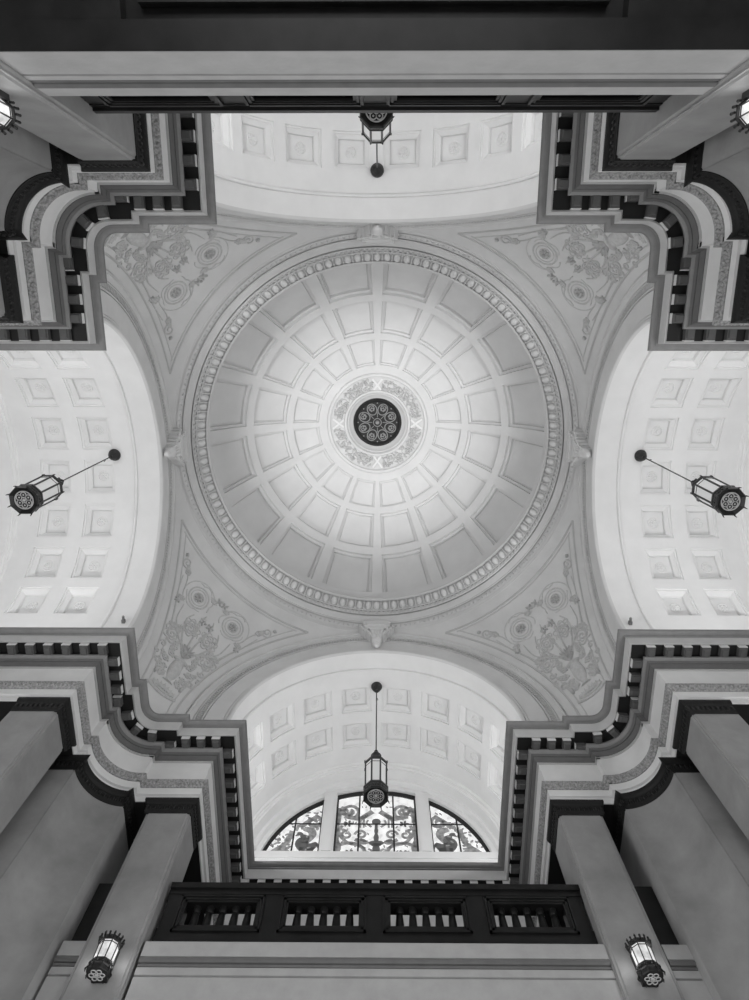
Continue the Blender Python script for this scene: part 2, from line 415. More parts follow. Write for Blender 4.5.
# ------------------------------------------------------------------ pendentives and their relief
def sph(a, e, d=0):
    """a,e in degrees: azimuth from the corner diagonal, elevation on the pendentive sphere; d inwards"""
    r = RHO-d; az = R_(45+a); el = R_(e)
    return Vector((r*cos(el)*sin(az), r*cos(el)*cos(az), ZS+r*sin(el)))
def pend(sx, sy):
    P = []
    mb = MB(); rows = []
    zs = [11.9+.1*k for k in range(0, 54)]+[17.24, 17.27]
    nn = 28
    for z in zs:
        R = sqrt(RHO**2-(z-ZS)**2)
        c = YA/R
        a = math.acos(c) if c < 1 else 0
        lo, hi = a, pi/2-a
        if hi < lo: lo = hi = pi/4
        rows.append([mb.vert((R*sin(lo+(hi-lo)*k/nn), R*cos(lo+(hi-lo)*k/nn), z)) for k in range(nn+1)])
    for p, q in zip(rows, rows[1:]): mb.quadstrip(p, q)
    fx = lambda x, y, z: (sx*x, sy*y, z)
    mb.xform(fx); root = tag(obj('ceiling', mb, 'grey'), kind='structure')
    # raised frame of the panel
    fr = MB()
    def onsphere(x, y, z): 
        v = Vector((x, y, z-ZS)); v = v.normalized()*(RHO-.0); return Vector((v.x, v.y, v.z+ZS))
    def planearc(Y, swap, e0, e1, n=50):
        rr = sqrt(RHO**2-Y*Y); out = []
        for k in range(n+1):
            t = e0+(e1-e0)*k/n; p = (rr*cos(t), Y, ZS+rr*sin(t))
            out.append(Vector((p[1], p[0], p[2])) if swap else Vector(p))
        return out
    for Y, r in ((5.27, .03), (5.17, .018)):
        for sw in (False, True):
            # the arc in plane y=Y from low to where it meets height limit
            rr = sqrt(RHO**2-Y*Y); zt = 16.93-ZS-(5.27-Y)*.6
            te = math.asin(min(.999, zt/rr)); fr.tube(planearc(Y, sw, -.12, te), r, 5)
    for z, r in ((16.93, .03), (16.86, .018)):
        R = sqrt(RHO**2-(z-ZS)**2); Y = 5.27-(16.93-z)
        a = math.acos(min(1, Y/R)); fr.tube([Vector((R*sin(a+(pi/2-2*a)*k/40), R*cos(a+(pi/2-2*a)*k/40), z)) for k in range(41)], r, 5)
    fr.xform(fx); obj('panel_frame', fr, 'frame', root)
    return root
def loc(a, e):
    """tangent frame at a,e"""
    p = sph(a, e); n = (Vector((0, 0, ZS))-p).normalized()
    u = (sph(a+.5, e)-sph(a-.5, e)).normalized(); v = n.cross(u) if n.cross(u).z > 0 else u.cross(n)
    return p, u, v, n
def spiral(mb, a, e, r0, turns, ph, hand, w):
    p, u, v, n = loc(a, e); N = int(18*turns)+2; pts = []; rs = []
    for k in range(N):
        t = k/(N-1); r = r0*(1-.85*t); th = ph+hand*2*pi*turns*t
        pts.append(p+u*r*cos(th)+v*r*sin(th)+n*.01); rs.append(w*(1-.4*t))
    mb.tube(pts, [q*1.35 for q in rs], 6)
def leafring(mb, a, e, r, n, l, w, ph0=0, ph1=2*pi, h=.03, lean=0):
    h *= 2.6; w *= 1.15
    p, u, v, nn = loc(a, e)
    for k in range(n):
        th = ph0+(ph1-ph0)*(k+.5)/n; d = u*cos(th)+v*sin(th); q = u*-sin(th)+v*cos(th)
        d2 = (d+q*lean).normalized(); q2 = (q-d*lean).normalized()
        mb.ell(p+d*r+nn*.005, d2*l, q2*w, nn*h, 6, 4)
def ringt(mb, a, e, r, w, ph0=0, ph1=2*pi):
    p, u, v, n = loc(a, e); full = abs(ph1-ph0-2*pi) < .01; N = 28
    pts = [p+(u*cos(ph0+(ph1-ph0)*k/N)+v*sin(ph0+(ph1-ph0)*k/N))*r+n*.005 for k in range(N if full else N+1)]
    mb.tube(pts, w*1.5, 6, full)
def curve(mb, ctrl, w0, w1, n=24):
    pts = []; rs = []
    C = ctrl; m = len(C)-1
    for k in range(n+1):
        t = k/n*m; i = min(int(t), m-1); f = t-i
        p0, p1, p2, p3 = C[max(i-1, 0)], C[i], C[i+1], C[min(i+2, m)]
        q = [.5*((2*p1[j])+(-p0[j]+p2[j])*f+(2*p0[j]-5*p1[j]+4*p2[j]-p3[j])*f*f+(-p0[j]+3*p1[j]-3*p2[j]+p3[j])*f**3) for j in (0, 1)]
        pts.append(sph(q[0], q[1], .008)); rs.append(w0+(w1-w0)*k/n)
    mb.tube(pts, rs, 5)
def lobed(mb, a, e, r, n, w, amp=.22, sx_=1, rot=0, ph0=0, ph1=2*pi, inner=True):
    p, u, v, nn = loc(a, e); N = n*8; full = abs(ph1-ph0-2*pi) < .01
    for sc_, ww in ((1, w), (.66, w*.7)) if inner else ((1, w),):
        pts = []
        for k in range(N if full else N+1):
            th = ph0+(ph1-ph0)*k/N; rr = r*sc_*(1-amp+amp*abs(cos(n*th/2)))
            x, y = rr*cos(th)*sx_, rr*sin(th); x, y = x*cos(rot)-y*sin(rot), x*sin(rot)+y*cos(rot)
            pts.append(p+u*x+v*y+nn*.012)
        mb.tube(pts, ww, 5, full)
def acanthus(mb, a, e, L, W, ang, hand=1, n=4):
    '''a curling leaf: midrib with side lobes'''
    p, u, v, nn = loc(a, e); rib = []
    for k in range(15):
        t = k/14; x = L*t; y = hand*L*.35*t*t; c, s_ = cos(ang), sin(ang)
        rib.append(p+u*(x*c-y*s_)+v*(x*s_+y*c)+nn*.015)
    mb.tube(rib, [.026*(1-.6*k/14) for k in range(15)], 5)
    for i in range(n):
        b = rib[2+i*3 if 2+i*3 < 14 else 13]; t = (rib[min(14, 3+i*3)]-rib[1+i*3 if 1+i*3 < 13 else 12]).normalized()
        q = t.cross(nn).normalized(); f = W*(1-.18*i)
        for sd in (-1, 1):
            pts = [b+q*sd*f*sin(x)+t*f*.9*(1-cos(x)) for x in [0, .4, .8, 1.2, 1.6, 2.1, 2.6]]
            mb.tube(pts, [.014, .02, .024, .024, .02, .016, .01], 5)
def relief(sx, sy, label):
    fx = lambda x, y, z: (sx*x, sy*y, z)
    org = tuple(fx(*sph(0, 15))); root = empty('plaster_relief', org)
    def add(name, mb, par=None): mb.xform(fx); return obj(name, mb, 'relief', par or root, org)
    for s in (-1, 1):
        b = MB(); a, e = s*5.7, 28.4
        ringt(b, a, e, .30, .016); ringt(b, a, e, .225, .010); ringt(b, a, e, .14, .009); leafring(b, a, e, .075, 8, .055, .028); leafring(b, a, e, 0, 1, .035, .035, h=.05)
        add('medallion', b)
        b = MB()
        ringt(b, a, e, .47, .014, *((R_(-60), R_(150)) if s > 0 else (R_(30), R_(240))))
        lobed(b, a, e, .44, 7, .017, .14, 1, 0, *((R_(60), R_(200)) if s > 0 else (R_(-20), R_(120))), inner=False)
        lobed(b, a, e, .395, 5, .014, .12, 1, 0, *((R_(-130), R_(-10)) if s > 0 else (R_(190), R_(310))), inner=False)
        acanthus(b, a-s*2.6, e+2.0, .22, .06, R_(170 if s > 0 else 10), s, 3); acanthus(b, a+s*2.4, e-2.9, .24, .06, R_(-30 if s > 0 else 210), s, 3)
        add('leaf_wreath', b)
        b = MB(); spiral(b, s*14.2, 31.9, .15, 1.6, R_(200 if s > 0 else -20), s, .018); acanthus(b, s*11.4, 30.2, .30, .07, R_(25 if s > 0 else 155), s, 4)
        leafring(b, s*15.9, 33.0, .0, 3, .06, .022); curve(b, [(s*13.2, 31.2), (s*11, 29.3), (s*9.6, 26.6)], .022, .012); add('scroll', b)
        b = MB(); a, e = s*2.5, 21.3
        spiral(b, a, e, .12, 1.5, 0, s, .018); lobed(b, a, e, .23, 6, .02, .3, rot=.3*s); lobed(b, a, e, .30, 9, .014, .25, ph0=R_(20), ph1=R_(200), inner=False); add('flower', b)
        b = MB(); a, e = s*5.0, 17.0
        spiral(b, a, e, .13, 1.4, 1, -s, .02); lobed(b, a, e, .24, 5, .022, .3, 1.15, .6*s); acanthus(b, s*4.2, 18.2, .26, .08, R_(60 if s > 0 else 120), s, 3); acanthus(b, s*5.4, 18.7, .2, .07, R_(20 if s > 0 else 160), -s, 3); add('flower', b)
        b = MB()
        for (aa, ee, L_, an) in ((1.8, 12.5, .34, 40), (2.0, 11.0, .36, 12), (1.6, 9.6, .30, -15), (2.4, 14.2, .3, 65), (1.4, 8.4, .22, -40)):
            acanthus(b, s*aa, ee, L_, .075, R_(an if s > 0 else 180-an), s*(1 if an > 0 else -1), 4)
        spiral(b, s*5.2, 13.6, .10, 1.2, 0, s, .018); spiral(b, s*5.3, 11.3, .08, 1.2, 1, -s, .016); lobed(b, s*4.0, 9.6, .10, 5, .014, .3)
        add('leaf_cluster', b)
        b = MB(); curve(b, [(s*12.6, 29.2), (s*10.3, 25.2), (s*8.1, 21.8), (s*6.6, 19)], .014, .03); curve(b, [(s*7.3, 24.5), (s*6.5, 21), (s*4.8, 18.9), (s*2, 16.6)], .012, .03)
        curve(b, [(s*1.2, 26.3), (s*1.7, 24), (s*.8, 20), (s*.5, 15.5)], .014, .03); curve(b, [(s*3.8, 24.6), (s*4.5, 22.5), (s*3.4, 19.2), (s*1.2, 15.5)], .016, .03)
        leafring(b, s*9.2, 24.0, 0, 3, .10, .03, lean=.3); leafring(b, s*.9, 31.2, .05, 4, .07, .022); leafring(b, s*1.1, 24.6, .06, 5, .06, .026)
        add('stem', b)
        b = MB(); leafring(b, s*3.2, 7.1, 0, 2, .10, .035, ph0=1.2, ph1=1.9); add('leaf', b)
    b = MB(); ctr, u, v, n = loc(0, 11)
    L = [(-.52, .16), (-.47, .10), (-.40, .08), (-.30, .13), (-.1, .17), (.12, .15), (.2, .13), (.22, .19), (.27, .20)]
    rows = []
    for h, r in L:
        rows.append([b.vert(ctr+v*h+u*r*cos(t)+n*(.55*r*sin(t))) for t in [pi*k/10 for k in range(11)]])
    for p, q in zip(rows, rows[1:]): b.quadstrip(p, q)
    b.f.append(tuple(rows[0]))
    add('urn', b)
    b = MB(); leafring(b, 0, 15.0, .16, 7, .18, .018, ph0=R_(35), ph1=R_(145)); leafring(b, 0, 14, .1, 5, .12, .018, ph0=R_(35), ph1=R_(145)); add('plume', b)
    b = MB(); curve(b, [(-3.3, 3.7), (-1.7, 3.2), (0, 3.0), (1.7, 3.2), (3.3, 3.7)], .04, .04); curve(b, [(-2.6, 4.4), (-1.4, 3.9), (0, 3.7), (1.4, 3.9), (2.6, 4.4)], .03, .03)
    for k in range(7): acanthus(b, (k-3)*.55, 4.2, .22-.02*abs(k-3), .03, R_(90-(k-3)*14), 0, 3)
    add('shell', b)
    tag(root, label, 'wall relief', 'plaster reliefs of the four pendentives')
for (sx, sy), nm in names.items():
    pend(sx, sy)
    if sy > 0: relief(sx, sy, 'plaster relief of urn, flowers and two medallions beside the stained glass arch, on its %s' % ('left' if sx < 0 else 'right'))
    else: relief(sx, sy, 'plaster relief of scrolls and two medallions above the dark cornice, %s of the picture' % nm)

# ------------------------------------------------------------------ ring cornice at the foot of the dome
rb = MB()
RP = [(5.52, 17.16), (5.40, 17.20), (5.385, 17.235), (5.37, 17.25), (5.37, 17.37), (5.34, 17.37), (5.34, 17.25), (5.325, 17.27), (5.25, 17.40), (5.25, 17.50), (5.225, 17.50), (5.225, 17.41), (5.20, 17.42), (5.19, 17.45), (5.12, 17.50), (5.06, 17.56), (5.06, 17.68), (5.03, 17.68), (5.03, 17.585), (5.0, 17.585), (4.955, 17.63), (4.955, 17.74), (4.935, 17.74), (4.93, 17.645), (4.905, 17.655), (4.895, 17.69), (4.75, 17.90), (4.75, 17.97), (4.725, 17.97), (4.72, 17.88), (4.70, 17.90), (4.675, 17.93), (4.675, 17.99), (4.70, 18.02), (5.3, 18.06), (5.6, 18.06)]
rb.revolve(RP, 160, closedprof=False)
ring = tag(obj('trim_9', rb, 'ring'), kind='structure')
eg = MB(); NE = 120
for k in range(NE):
    a = 2*pi*k/NE; e = Vector((cos(a), sin(a), 0)); t = Vector((-sin(a), cos(a), 0)); s = Vector((-.155, 0, 0)); d = (e*-.155+Vector((0, 0, .22))).normalized(); n = d.cross(t)
    c = e*4.815+Vector((0, 0, 17.765)); eg.ell(c, t*.092, d*.135, n*.07, 10, 6)
    a2 = a+pi/NE; e = Vector((cos(a2), sin(a2), 0)); t = Vector((-sin(a2), cos(a2), 0)); d = (e*-.155+Vector((0, 0, .22))).normalized(); n = d.cross(t)
    c = e*4.82+Vector((0, 0, 17.765)); eg.frame_box(c, t*.010, d*.14, n*.06)
    for q in (-1, 1): eg.ell(c+d*.09*q, t*.03, d*.02, n*.03, 5, 3)
obj('egg_molding', eg, 'egg', ring)
dt = MB()
for k in range(240):
    a = 2*pi*k/240; e = Vector((cos(a), sin(a), 0)); t = Vector((-sin(a), cos(a), 0)); d = (e*-.11+Vector((0, 0, .17))).normalized(); n = d.cross(t)
    dt.frame_box(e*4.965+Vector((0, 0, 17.61)), t*.032, (e*-.045+Vector((0, 0, .04)))*.5, (e*-.04-Vector((0, 0, .045)))*.5)
    if k % 2 == 0:
        s = 1 if k % 4 else -1
        dt.ell(e*5.285+Vector((0, 0, 17.335)), (t*.8+d*.5*s)*.055, (d*.8-t*.5*s)*.03, n*.02, 6, 4)
    else: dt.ell(e*5.285+Vector((0, 0, 17.335)), t*.02, d*.06, n*.016, 5, 4)
obj('leaf_molding', dt, 'relief', ring)

# ------------------------------------------------------------------ dome with 48 coffers
ZD, RD = 16.08, 5.46
PD = lambda a, e, d=0: ((RD+d)*cos(e)*sin(a), (RD+d)*cos(e)*cos(a), ZD+(RD+d)*sin(e))
dome = empty('ceiling'); tag(dome, kind='structure')
DR = [(28.6, 43.3), (45.9, 58.2), (60.5, 69.7)]
mb = MB(); ec = [19, 28.6, 43.3, 45.9, 58.2, 60.5, 69.7, 72.8]; HA = R_(9.2)
uc = []
for k in range(16):
    a = R_(11.25+22.5*k); uc += [a-HA, a+HA]
uc.append(uc[0]+2*pi)
for i in range(32):
    for j in range(7):
        if i % 2 == 0 and j in (1, 3, 5): continue
        n = 6 if i % 2 == 0 else 2
        m = max(1, int((ec[j+1]-ec[j])/2.5))
        mb.grid(lambda u, v: PD(u, v), [uc[i]+(uc[i+1]-uc[i])*q/n for q in range(n+1)], [R_(ec[j]+(ec[j+1]-ec[j])*q/m) for q in range(m+1)])
obj('dome_shell', mb, 'dome', dome)
for k in range(16):
    a = R_(11.25+22.5*k)
    for j, (e0, e1) in enumerate(DR):
        em = (e0+e1)/2; f = 1/(cos(R_(em))*RD); g = 1/RD
        dd = (.22, .17, .12)[j]; w = (.10, .085, .06)[j]
        st = [(0, 0, 0), (.03*f*.3, .03*g*.3, dd*.45), (w*f*.8, w*g*.8, dd*.5), (w*f*.85, w*g*.85, dd*.95), (w*f*1.25, w*g*1.25, dd), (w*f*1.35, w*g*1.35, dd*.9)]
        obj('coffer', coffer_mesh(PD, a-HA, a+HA, R_(e0), R_(e1), st, 6), 'dome', dome)

# crown: carved annulus and iron rosette
cr = MB()
RP2 = [(1.64, 21.27), (1.60, 21.23), (1.54, 21.23), (1.52, 21.31), (1.47, 21.345), (1.12, 21.46), (1.09, 21.46), (1.07, 21.40), (1.02, 21.39), (.99, 21.43), (.97, 21.50), (.94, 21.51), (.90, 21.60), (.86, 21.66), (.80, 21.70), (.80, 21.85)]
cr.revolve(RP2, 96)
cw = tag(obj('crown_ring', cr, 'dome'), 'round white plaster ring of carved garlands at the top of the dome', 'ceiling rose')
cw.parent = None
def ann(r, a, d=0): return Vector((r*cos(a), r*sin(a), 21.36+(1.42-r)*.333-.01+d))
GL = [MB() for q in range(4)]
for k in range(420):
    a = (k % 4)*pi/2+random.uniform(.13, pi/2-.13); r = random.uniform(1.13, 1.45); gl = GL[k % 4]
    th = random.uniform(0, pi); e = Vector((cos(a), sin(a), 0)); t = Vector((-sin(a), cos(a), 0)); d = e*cos(th)+t*sin(th); q = d.cross(Vector((0, 0, 1)))
    gl.ell(ann(r, a), d*.07, q*.028, Vector((0, 0, .05)), 6, 4)
for q in range(4):
    for i in range(5):
        a = q*pi/2+pi/4+(i-2)*.22
        GL[q].tube([ann(1.28+.1*cos(b), a+.08*sin(b)) for b in [2*pi*k/12 for k in range(12)]], .014, 4, True)
for gl in GL: obj('garland', gl, 'relief', cw)
for q in range(4):
    a = q*pi/2; xb = MB()
    for s in (-1, 1):
        p = ann(1.10, a-s*.11, -.03); r = ann(1.46, a+s*.11, -.03); m_ = (p+r)/2; d = (r-p)/2; w = d.cross(Vector((0, 0, 1))).normalized()*.03
        xb.frame_box(m_, d, w, Vector((0, 0, .02)))
    obj('ribbon_cross', xb, 'white', cw)
root = empty('dome_rosette', (0, 0, 21.7))
db = MB(); db.revolve([(.0, 21.80), (.78, 21.80), (.79, 21.66), (.74, 21.62), (.69, 21.65), (.67, 21.69), (.001, 21.69)], 64); obj('back_disc', db, 'iron', root, (0, 0, 21.7))
sc = MB(); Z = 21.67
for k in range(8):
    a = 2*pi*k/8+pi/8; c = Vector((.46*cos(a), .46*sin(a), Z)); e = Vector((cos(a), sin(a), 0)); t = Vector((-sin(a), cos(a), 0))
    sc.tube([c+(e*cos(b)*.185+t*sin(b)*.155) for b in [2*pi*i/20 for i in range(20)]], .017, 5, True)
    for s in (-1, 1):
        sc.tube([c+e*(.02)+(e*cos(b)+t*sin(b)*s)*(.12*(1-i/22)) for i, b in enumerate([-1+4.5*pi*i/20*.6 for i in range(20)])], .014, 5)
    for i in range(5):
        b = 2*pi*i/5; sc.ell(c+(e*cos(b)+t*sin(b))*.055, (e*cos(b)+t*sin(b))*.035, (t*cos(b)-e*sin(b))*.02, Vector((0, 0, .02)), 6, 4)
    sc.ell(Vector((.64*cos(a+pi/8), .64*sin(a+pi/8), Z)), e*.025, t*.025, Vector((0, 0, .02)), 6, 4)
    sc.tube([Vector((.17*cos(a+pi/8), .17*sin(a+pi/8), Z)), Vector((.33*cos(a+pi/8), .33*sin(a+pi/8), Z))], .012, 4)
o = obj('scrollwork', sc, 'ironl', root, (0, 0, 21.7)); o['label'] = 'pale worn scrolls'
bs = MB(); bs.revolve([(.0, 21.60), (.05, 21.61), (.07, 21.65), (.07, 21.69)], 20); bs.tube([Vector((.13*cos(a), .13*sin(a), 21.66)) for a in [2*pi*k/28 for k in range(28)]], .016, 6, True); obj('boss', bs, 'ironl', root, (0, 0, 21.7))
tag(root, 'round black metal rosette with pale scrolls at the very centre of the dome', 'rosette')

# ------------------------------------------------------------------ keystone consoles at the four arch crowns
def keystone(rz, label):
    root = empty('keystone_bracket', (0, 0, 0), rz)
    o0 = Vector((0, YA, 16.2)); c_, s_ = cos(rz), sin(rz)
    root.location = (-s_*YA, c_*YA, 16.2)
    def add(n, b, par=root): b.xform(lambda x, y, z: (x, y-YA, z-16.2)); return obj(n, b, 'egg', par)
    b = MB(); b.box(-.37, .37, YA-.30, YA+.05, 17.08, 17.28); b.box(-.41, .41, YA-.34, YA+.05, 17.24, 17.32); b.box(-.33, .33, YA-.27, YA+.05, 16.98, 17.08); b.box(-.28, .28, YA-.335, YA-.30, 17.11, 17.21); add('abacus', b)
    b = MB()
    S = [(16.98, .20, .26), (16.86, .19, .28), (16.74, .16, .26), (16.62, .14, .22), (16.5, .13, .19), (16.40, .12, .17)]
    rows = [[b.vert((x*w, YA+.05 if y == 0 else YA-d, z)) for x, y in ((-1, 0), (-1, 1), (1, 1), (1, 0))] for z, w, d in S]
    for p, q in zip(rows, rows[1:]): b.quadstrip(p, q, True)
    b.f.append(tuple(rows[0])); b.f.append(tuple(rows[-1]))
    for w in (-.09, .09, 0): b.ell(Vector((w, YA-.25, 16.78)), Vector((.03, 0, 0)), Vector((0, .04, 0)), Vector((0, 0, .16)), 6, 5)
    add('console', b)
    for s in (-1, 1):
        b = MB()
        for i, (x, z, r) in enumerate(((.30, 16.93, .06), (.40, 17.04, .055), (.235, 16.81, .055), (.46, 17.16, .05), (.185, 16.70, .045), (.36, 16.97, .035))):
            b.tube([Vector((s*x, YA+.02, z)), Vector((s*x, YA-.24+i*.01, z))], r, 8); b.ell(Vector((s*x, YA-.24, z)), Vector((r, 0, 0)), Vector((0, .04, 0)), Vector((0, 0, r)), 8, 4)
        add('volute', b)
    b = MB(); b.revolve([(.0, 16.16), (.05, 16.17), (.09, 16.23), (.085, 16.28), (.06, 16.30), (.11, 16.34), (.14, 16.42), (.13, 16.50), (.0, 16.52)], 14, 0, YA-.13); add('finial', b)
    tag(root, label, 'bracket', 'keystone brackets under the dome ring')
keystone(0, 'plaster keystone bracket above the stained glass arch, at the foot of the dome')
keystone(pi, 'plaster keystone bracket at the top of the dome ring, near the top lantern')
keystone(pi/2, 'plaster keystone bracket on the left side of the dome ring')
keystone(-pi/2, 'plaster keystone bracket on the right side of the dome ring')

# ------------------------------------------------------------------ end walls of the arms above the cornice, with the stained glass lunette
RW, ZW = 2.95, 13.42
def tympanum(name, rz, hole):
    b = MB(); y0, y1 = 9.5, 9.85
    ts = [-pi/2+pi*k/64 for k in range(65)]
    if hole:
        tb = math.acos((ZW-ZS)/RW)
        inner = [-tb+2*tb*k/64 for k in range(65)]
        i0 = [(sin(t)*RW, ZS+cos(t)*RW) for t in inner]; o0 = [(sin(-tb+2*tb*k/64)*3.35, ZS+cos(-tb+2*tb*k/64)*3.35) for k in range(65)]
        i0 = [(-3.35, ZW)]*0+i0
        for y in (y0, y1):
            a = [b.vert((x, y, z)) for x, z in i0]; c = [b.vert((x, y, z)) for x, z in o0]; b.quadstrip(a, c)
        a = [b.vert((x, y0, z)) for x, z in i0]; c = [b.vert((x, y1, z)) for x, z in i0]; b.quadstrip(a, c)
        for s in (-1, 1):
            p = [b.vert((s*i0[-1][0], y0, ZW)), b.vert((s*o0[-1][0], y0, o0[-1][1])), b.vert((s*3.4, y0, ZW))]; b.f.append(tuple(p))
        b.box(-3.36, 3.36, y0, y1, 11.95, ZW)
        b.box(-3.1, 3.1, y0-.07, y0+.02, 13.20, ZW-.03); b.box(-3.1, 3.1, y0-.03, y0+.02, 13.05, 13.20)
    else: b.box(-3.36, 3.36, y0, y1, 11.95, 16.3)
    o = struct(name, b, 'white'); o.rotation_euler = (0, 0, rz); return o
tympanum('wall_window', 0, True)
for nm, rz in (('wall_left', pi/2), ('wall_back', pi), ('wall_right', -pi/2)): tympanum(nm, rz, False)
for nm, rz in (('trim_10', 0), ('trim_11', pi/2), ('trim_12', pi), ('trim_13', -pi/2)):
    b = MB(); b.box(-3.5, 3.5, BE-.1, 9.9, 11.94, 12.0); b.box(-3.5, -3.2, 5.6, 9.2, 11.94, 12.0); b.box(3.2, 3.5, 5.6, 9.2, 11.94, 12.0)
    o = struct(nm, b, 'stone', 0); o.rotation_euler = (0, 0, rz)
for s in (-1, 1):
    b = MB(); x0, x1 = s*1.08, s*1.43
    b.box(x0, x1, 9.46, 9.85, ZW-.02, ZS+sqrt(3.09**2-1.39**2)-.04)
    b.box(x0+s*.05, x1-s*.05, 9.43, 9.46, ZW, ZS+sqrt(3.09**2-1.39**2)-.1)
    o = struct('trim_14' if s < 0 else 'trim_15', b, 'white', 0)
YG = 9.68
def win(n, x0, x1):
    zt = lambda x: ZS+sqrt(max(0, RW**2-x*x))
    X = [x0+(x1-x0)*k/24 for k in range(25)]
    g = MB()
    lo = [g.vert((x, YG, ZW-.02)) for x in X]; hi = [g.vert((x, YG, max(ZW-.02, zt(x)))) for x in X]
    lo2 = [g.vert((x, YG+.02, ZW-.02)) for x in X]; hi2 = [g.vert((x, YG+.02, max(ZW-.02, zt(x)))) for x in X]
    g.quadstrip(lo, hi); g.quadstrip(lo2, hi2); g.quadstrip(hi, hi2); g.quadstrip(lo, lo2)
    org = ((x0+x1)/2, YG, ZW)
    root = tag(empty('window_%d' % n, org), kind='structure')
    obj('glass', g, 'glassw', root, org, 0)
    f = MB(); F = lambda a, c, w: f.tube([Vector((a[0], YG-.03, a[1])), Vector((c[0], YG-.03, c[1]))], w, 4)
    f.tube([Vector((x, YG-.04, max(ZW, zt(x)-.045))) for x in X], .06, 6)
    for x in (x0, x1): 
        if zt(x) > ZW+.1: f.tube([Vector((x, YG-.04, ZW)), Vector((x, YG-.04, zt(x)))], .045, 6)
    obj('frame', f, 'lead', root, org)
    return root, org, zt
def ribbon(mb, pts, w, y=YG-.012):
    w = [q*1.3 for q in w] if isinstance(w, list) else w*1.35
    P = [Vector((p[0], p[1])) for p in pts]; L = []; Rr = []
    for i, p in enumerate(P):
        t = (P[min(i+1, len(P)-1)]-P[max(i-1, 0)]); t.normalize(); n = Vector((-t.y, t.x)); ww = w[i] if isinstance(w, list) else w
        L.append(mb.vert((p.x+n.x*ww, y, p.y+n.y*ww))); Rr.append(mb.vert((p.x-n.x*ww, y, p.y-n.y*ww)))
    L2 = [mb.vert((mb.v[i][0], y+.012, mb.v[i][2])) for i in L]; R2 = [mb.vert((mb.v[i][0], y+.012, mb.v[i][2])) for i in Rr]
    mb.quadstrip(L, Rr); mb.quadstrip(L, L2); mb.quadstrip(Rr, R2)
def spl(C, n=30):
    out = []; m = len(C)-1
    for k in range(n+1):
        t = k/n*m; i = min(int(t), m-1); f = t-i; p0, p1, p2, p3 = C[max(i-1, 0)], C[i], C[i+1], C[min(i+2, m)]
        out.append(tuple(.5*((2*p1[j])+(-p0[j]+p2[j])*f+(2*p0[j]-5*p1[j]+4*p2[j]-p3[j])*f*f+(-p0[j]+3*p1[j]-3*p2[j]+p3[j])*f**3) for j in (0, 1)))
    return out
def disc(mb, x, z, rx, rz_, y=YG-.014, n=14, rot=0):
    c = [mb.vert((x+rx*cos(2*pi*k/n)*cos(rot)-rz_*sin(2*pi*k/n)*sin(rot), y, z+rx*cos(2*pi*k/n)*sin(rot)+rz_*sin(2*pi*k/n)*cos(rot))) for k in range(n)]; mb.f.append(tuple(c))
    c2 = [mb.vert((mb.v[i][0], y+.012, mb.v[i][2])) for i in c]; mb.quadstrip(c, c2, True)
def spi(x, z, r, turns, ph, hand, n=26): return [(x+r*(1-.8*k/n)*cos(ph+hand*2*pi*turns*k/n), z+r*(1-.8*k/n)*sin(ph+hand*2*pi*turns*k/n)) for k in range(n+1)]
root, org, zt = win(1, -1.08, 1.08)
l = MB()
zh = 14.55
for x in (-.46, .46): l.tube([Vector((x, YG-.03, ZW)), Vector((x, YG-.03, zt(x)))], .022, 4)
l.tube([Vector((-1.08, YG-.03, zh)), Vector((1.08, YG-.03, zh))], .022, 4)
obj('leading', l, 'lead', root, org)
sc = MB(); dk = MB()
disc(dk, 0, ZW+.12, .17, .14); disc(dk, 0, ZW+.30, .10, .14); disc(dk, 0, ZW+.50, .20, .085); disc(dk, 0, ZW+.44, .13, .06)
disc(dk, 0, ZW+.68, .07, .14); disc(dk, 0, ZW+.92, .055, .10); disc(dk, 0, ZW+1.24, .12, .11); ribbon(dk, [(0, ZW), (0, ZW+1.25)], .03)
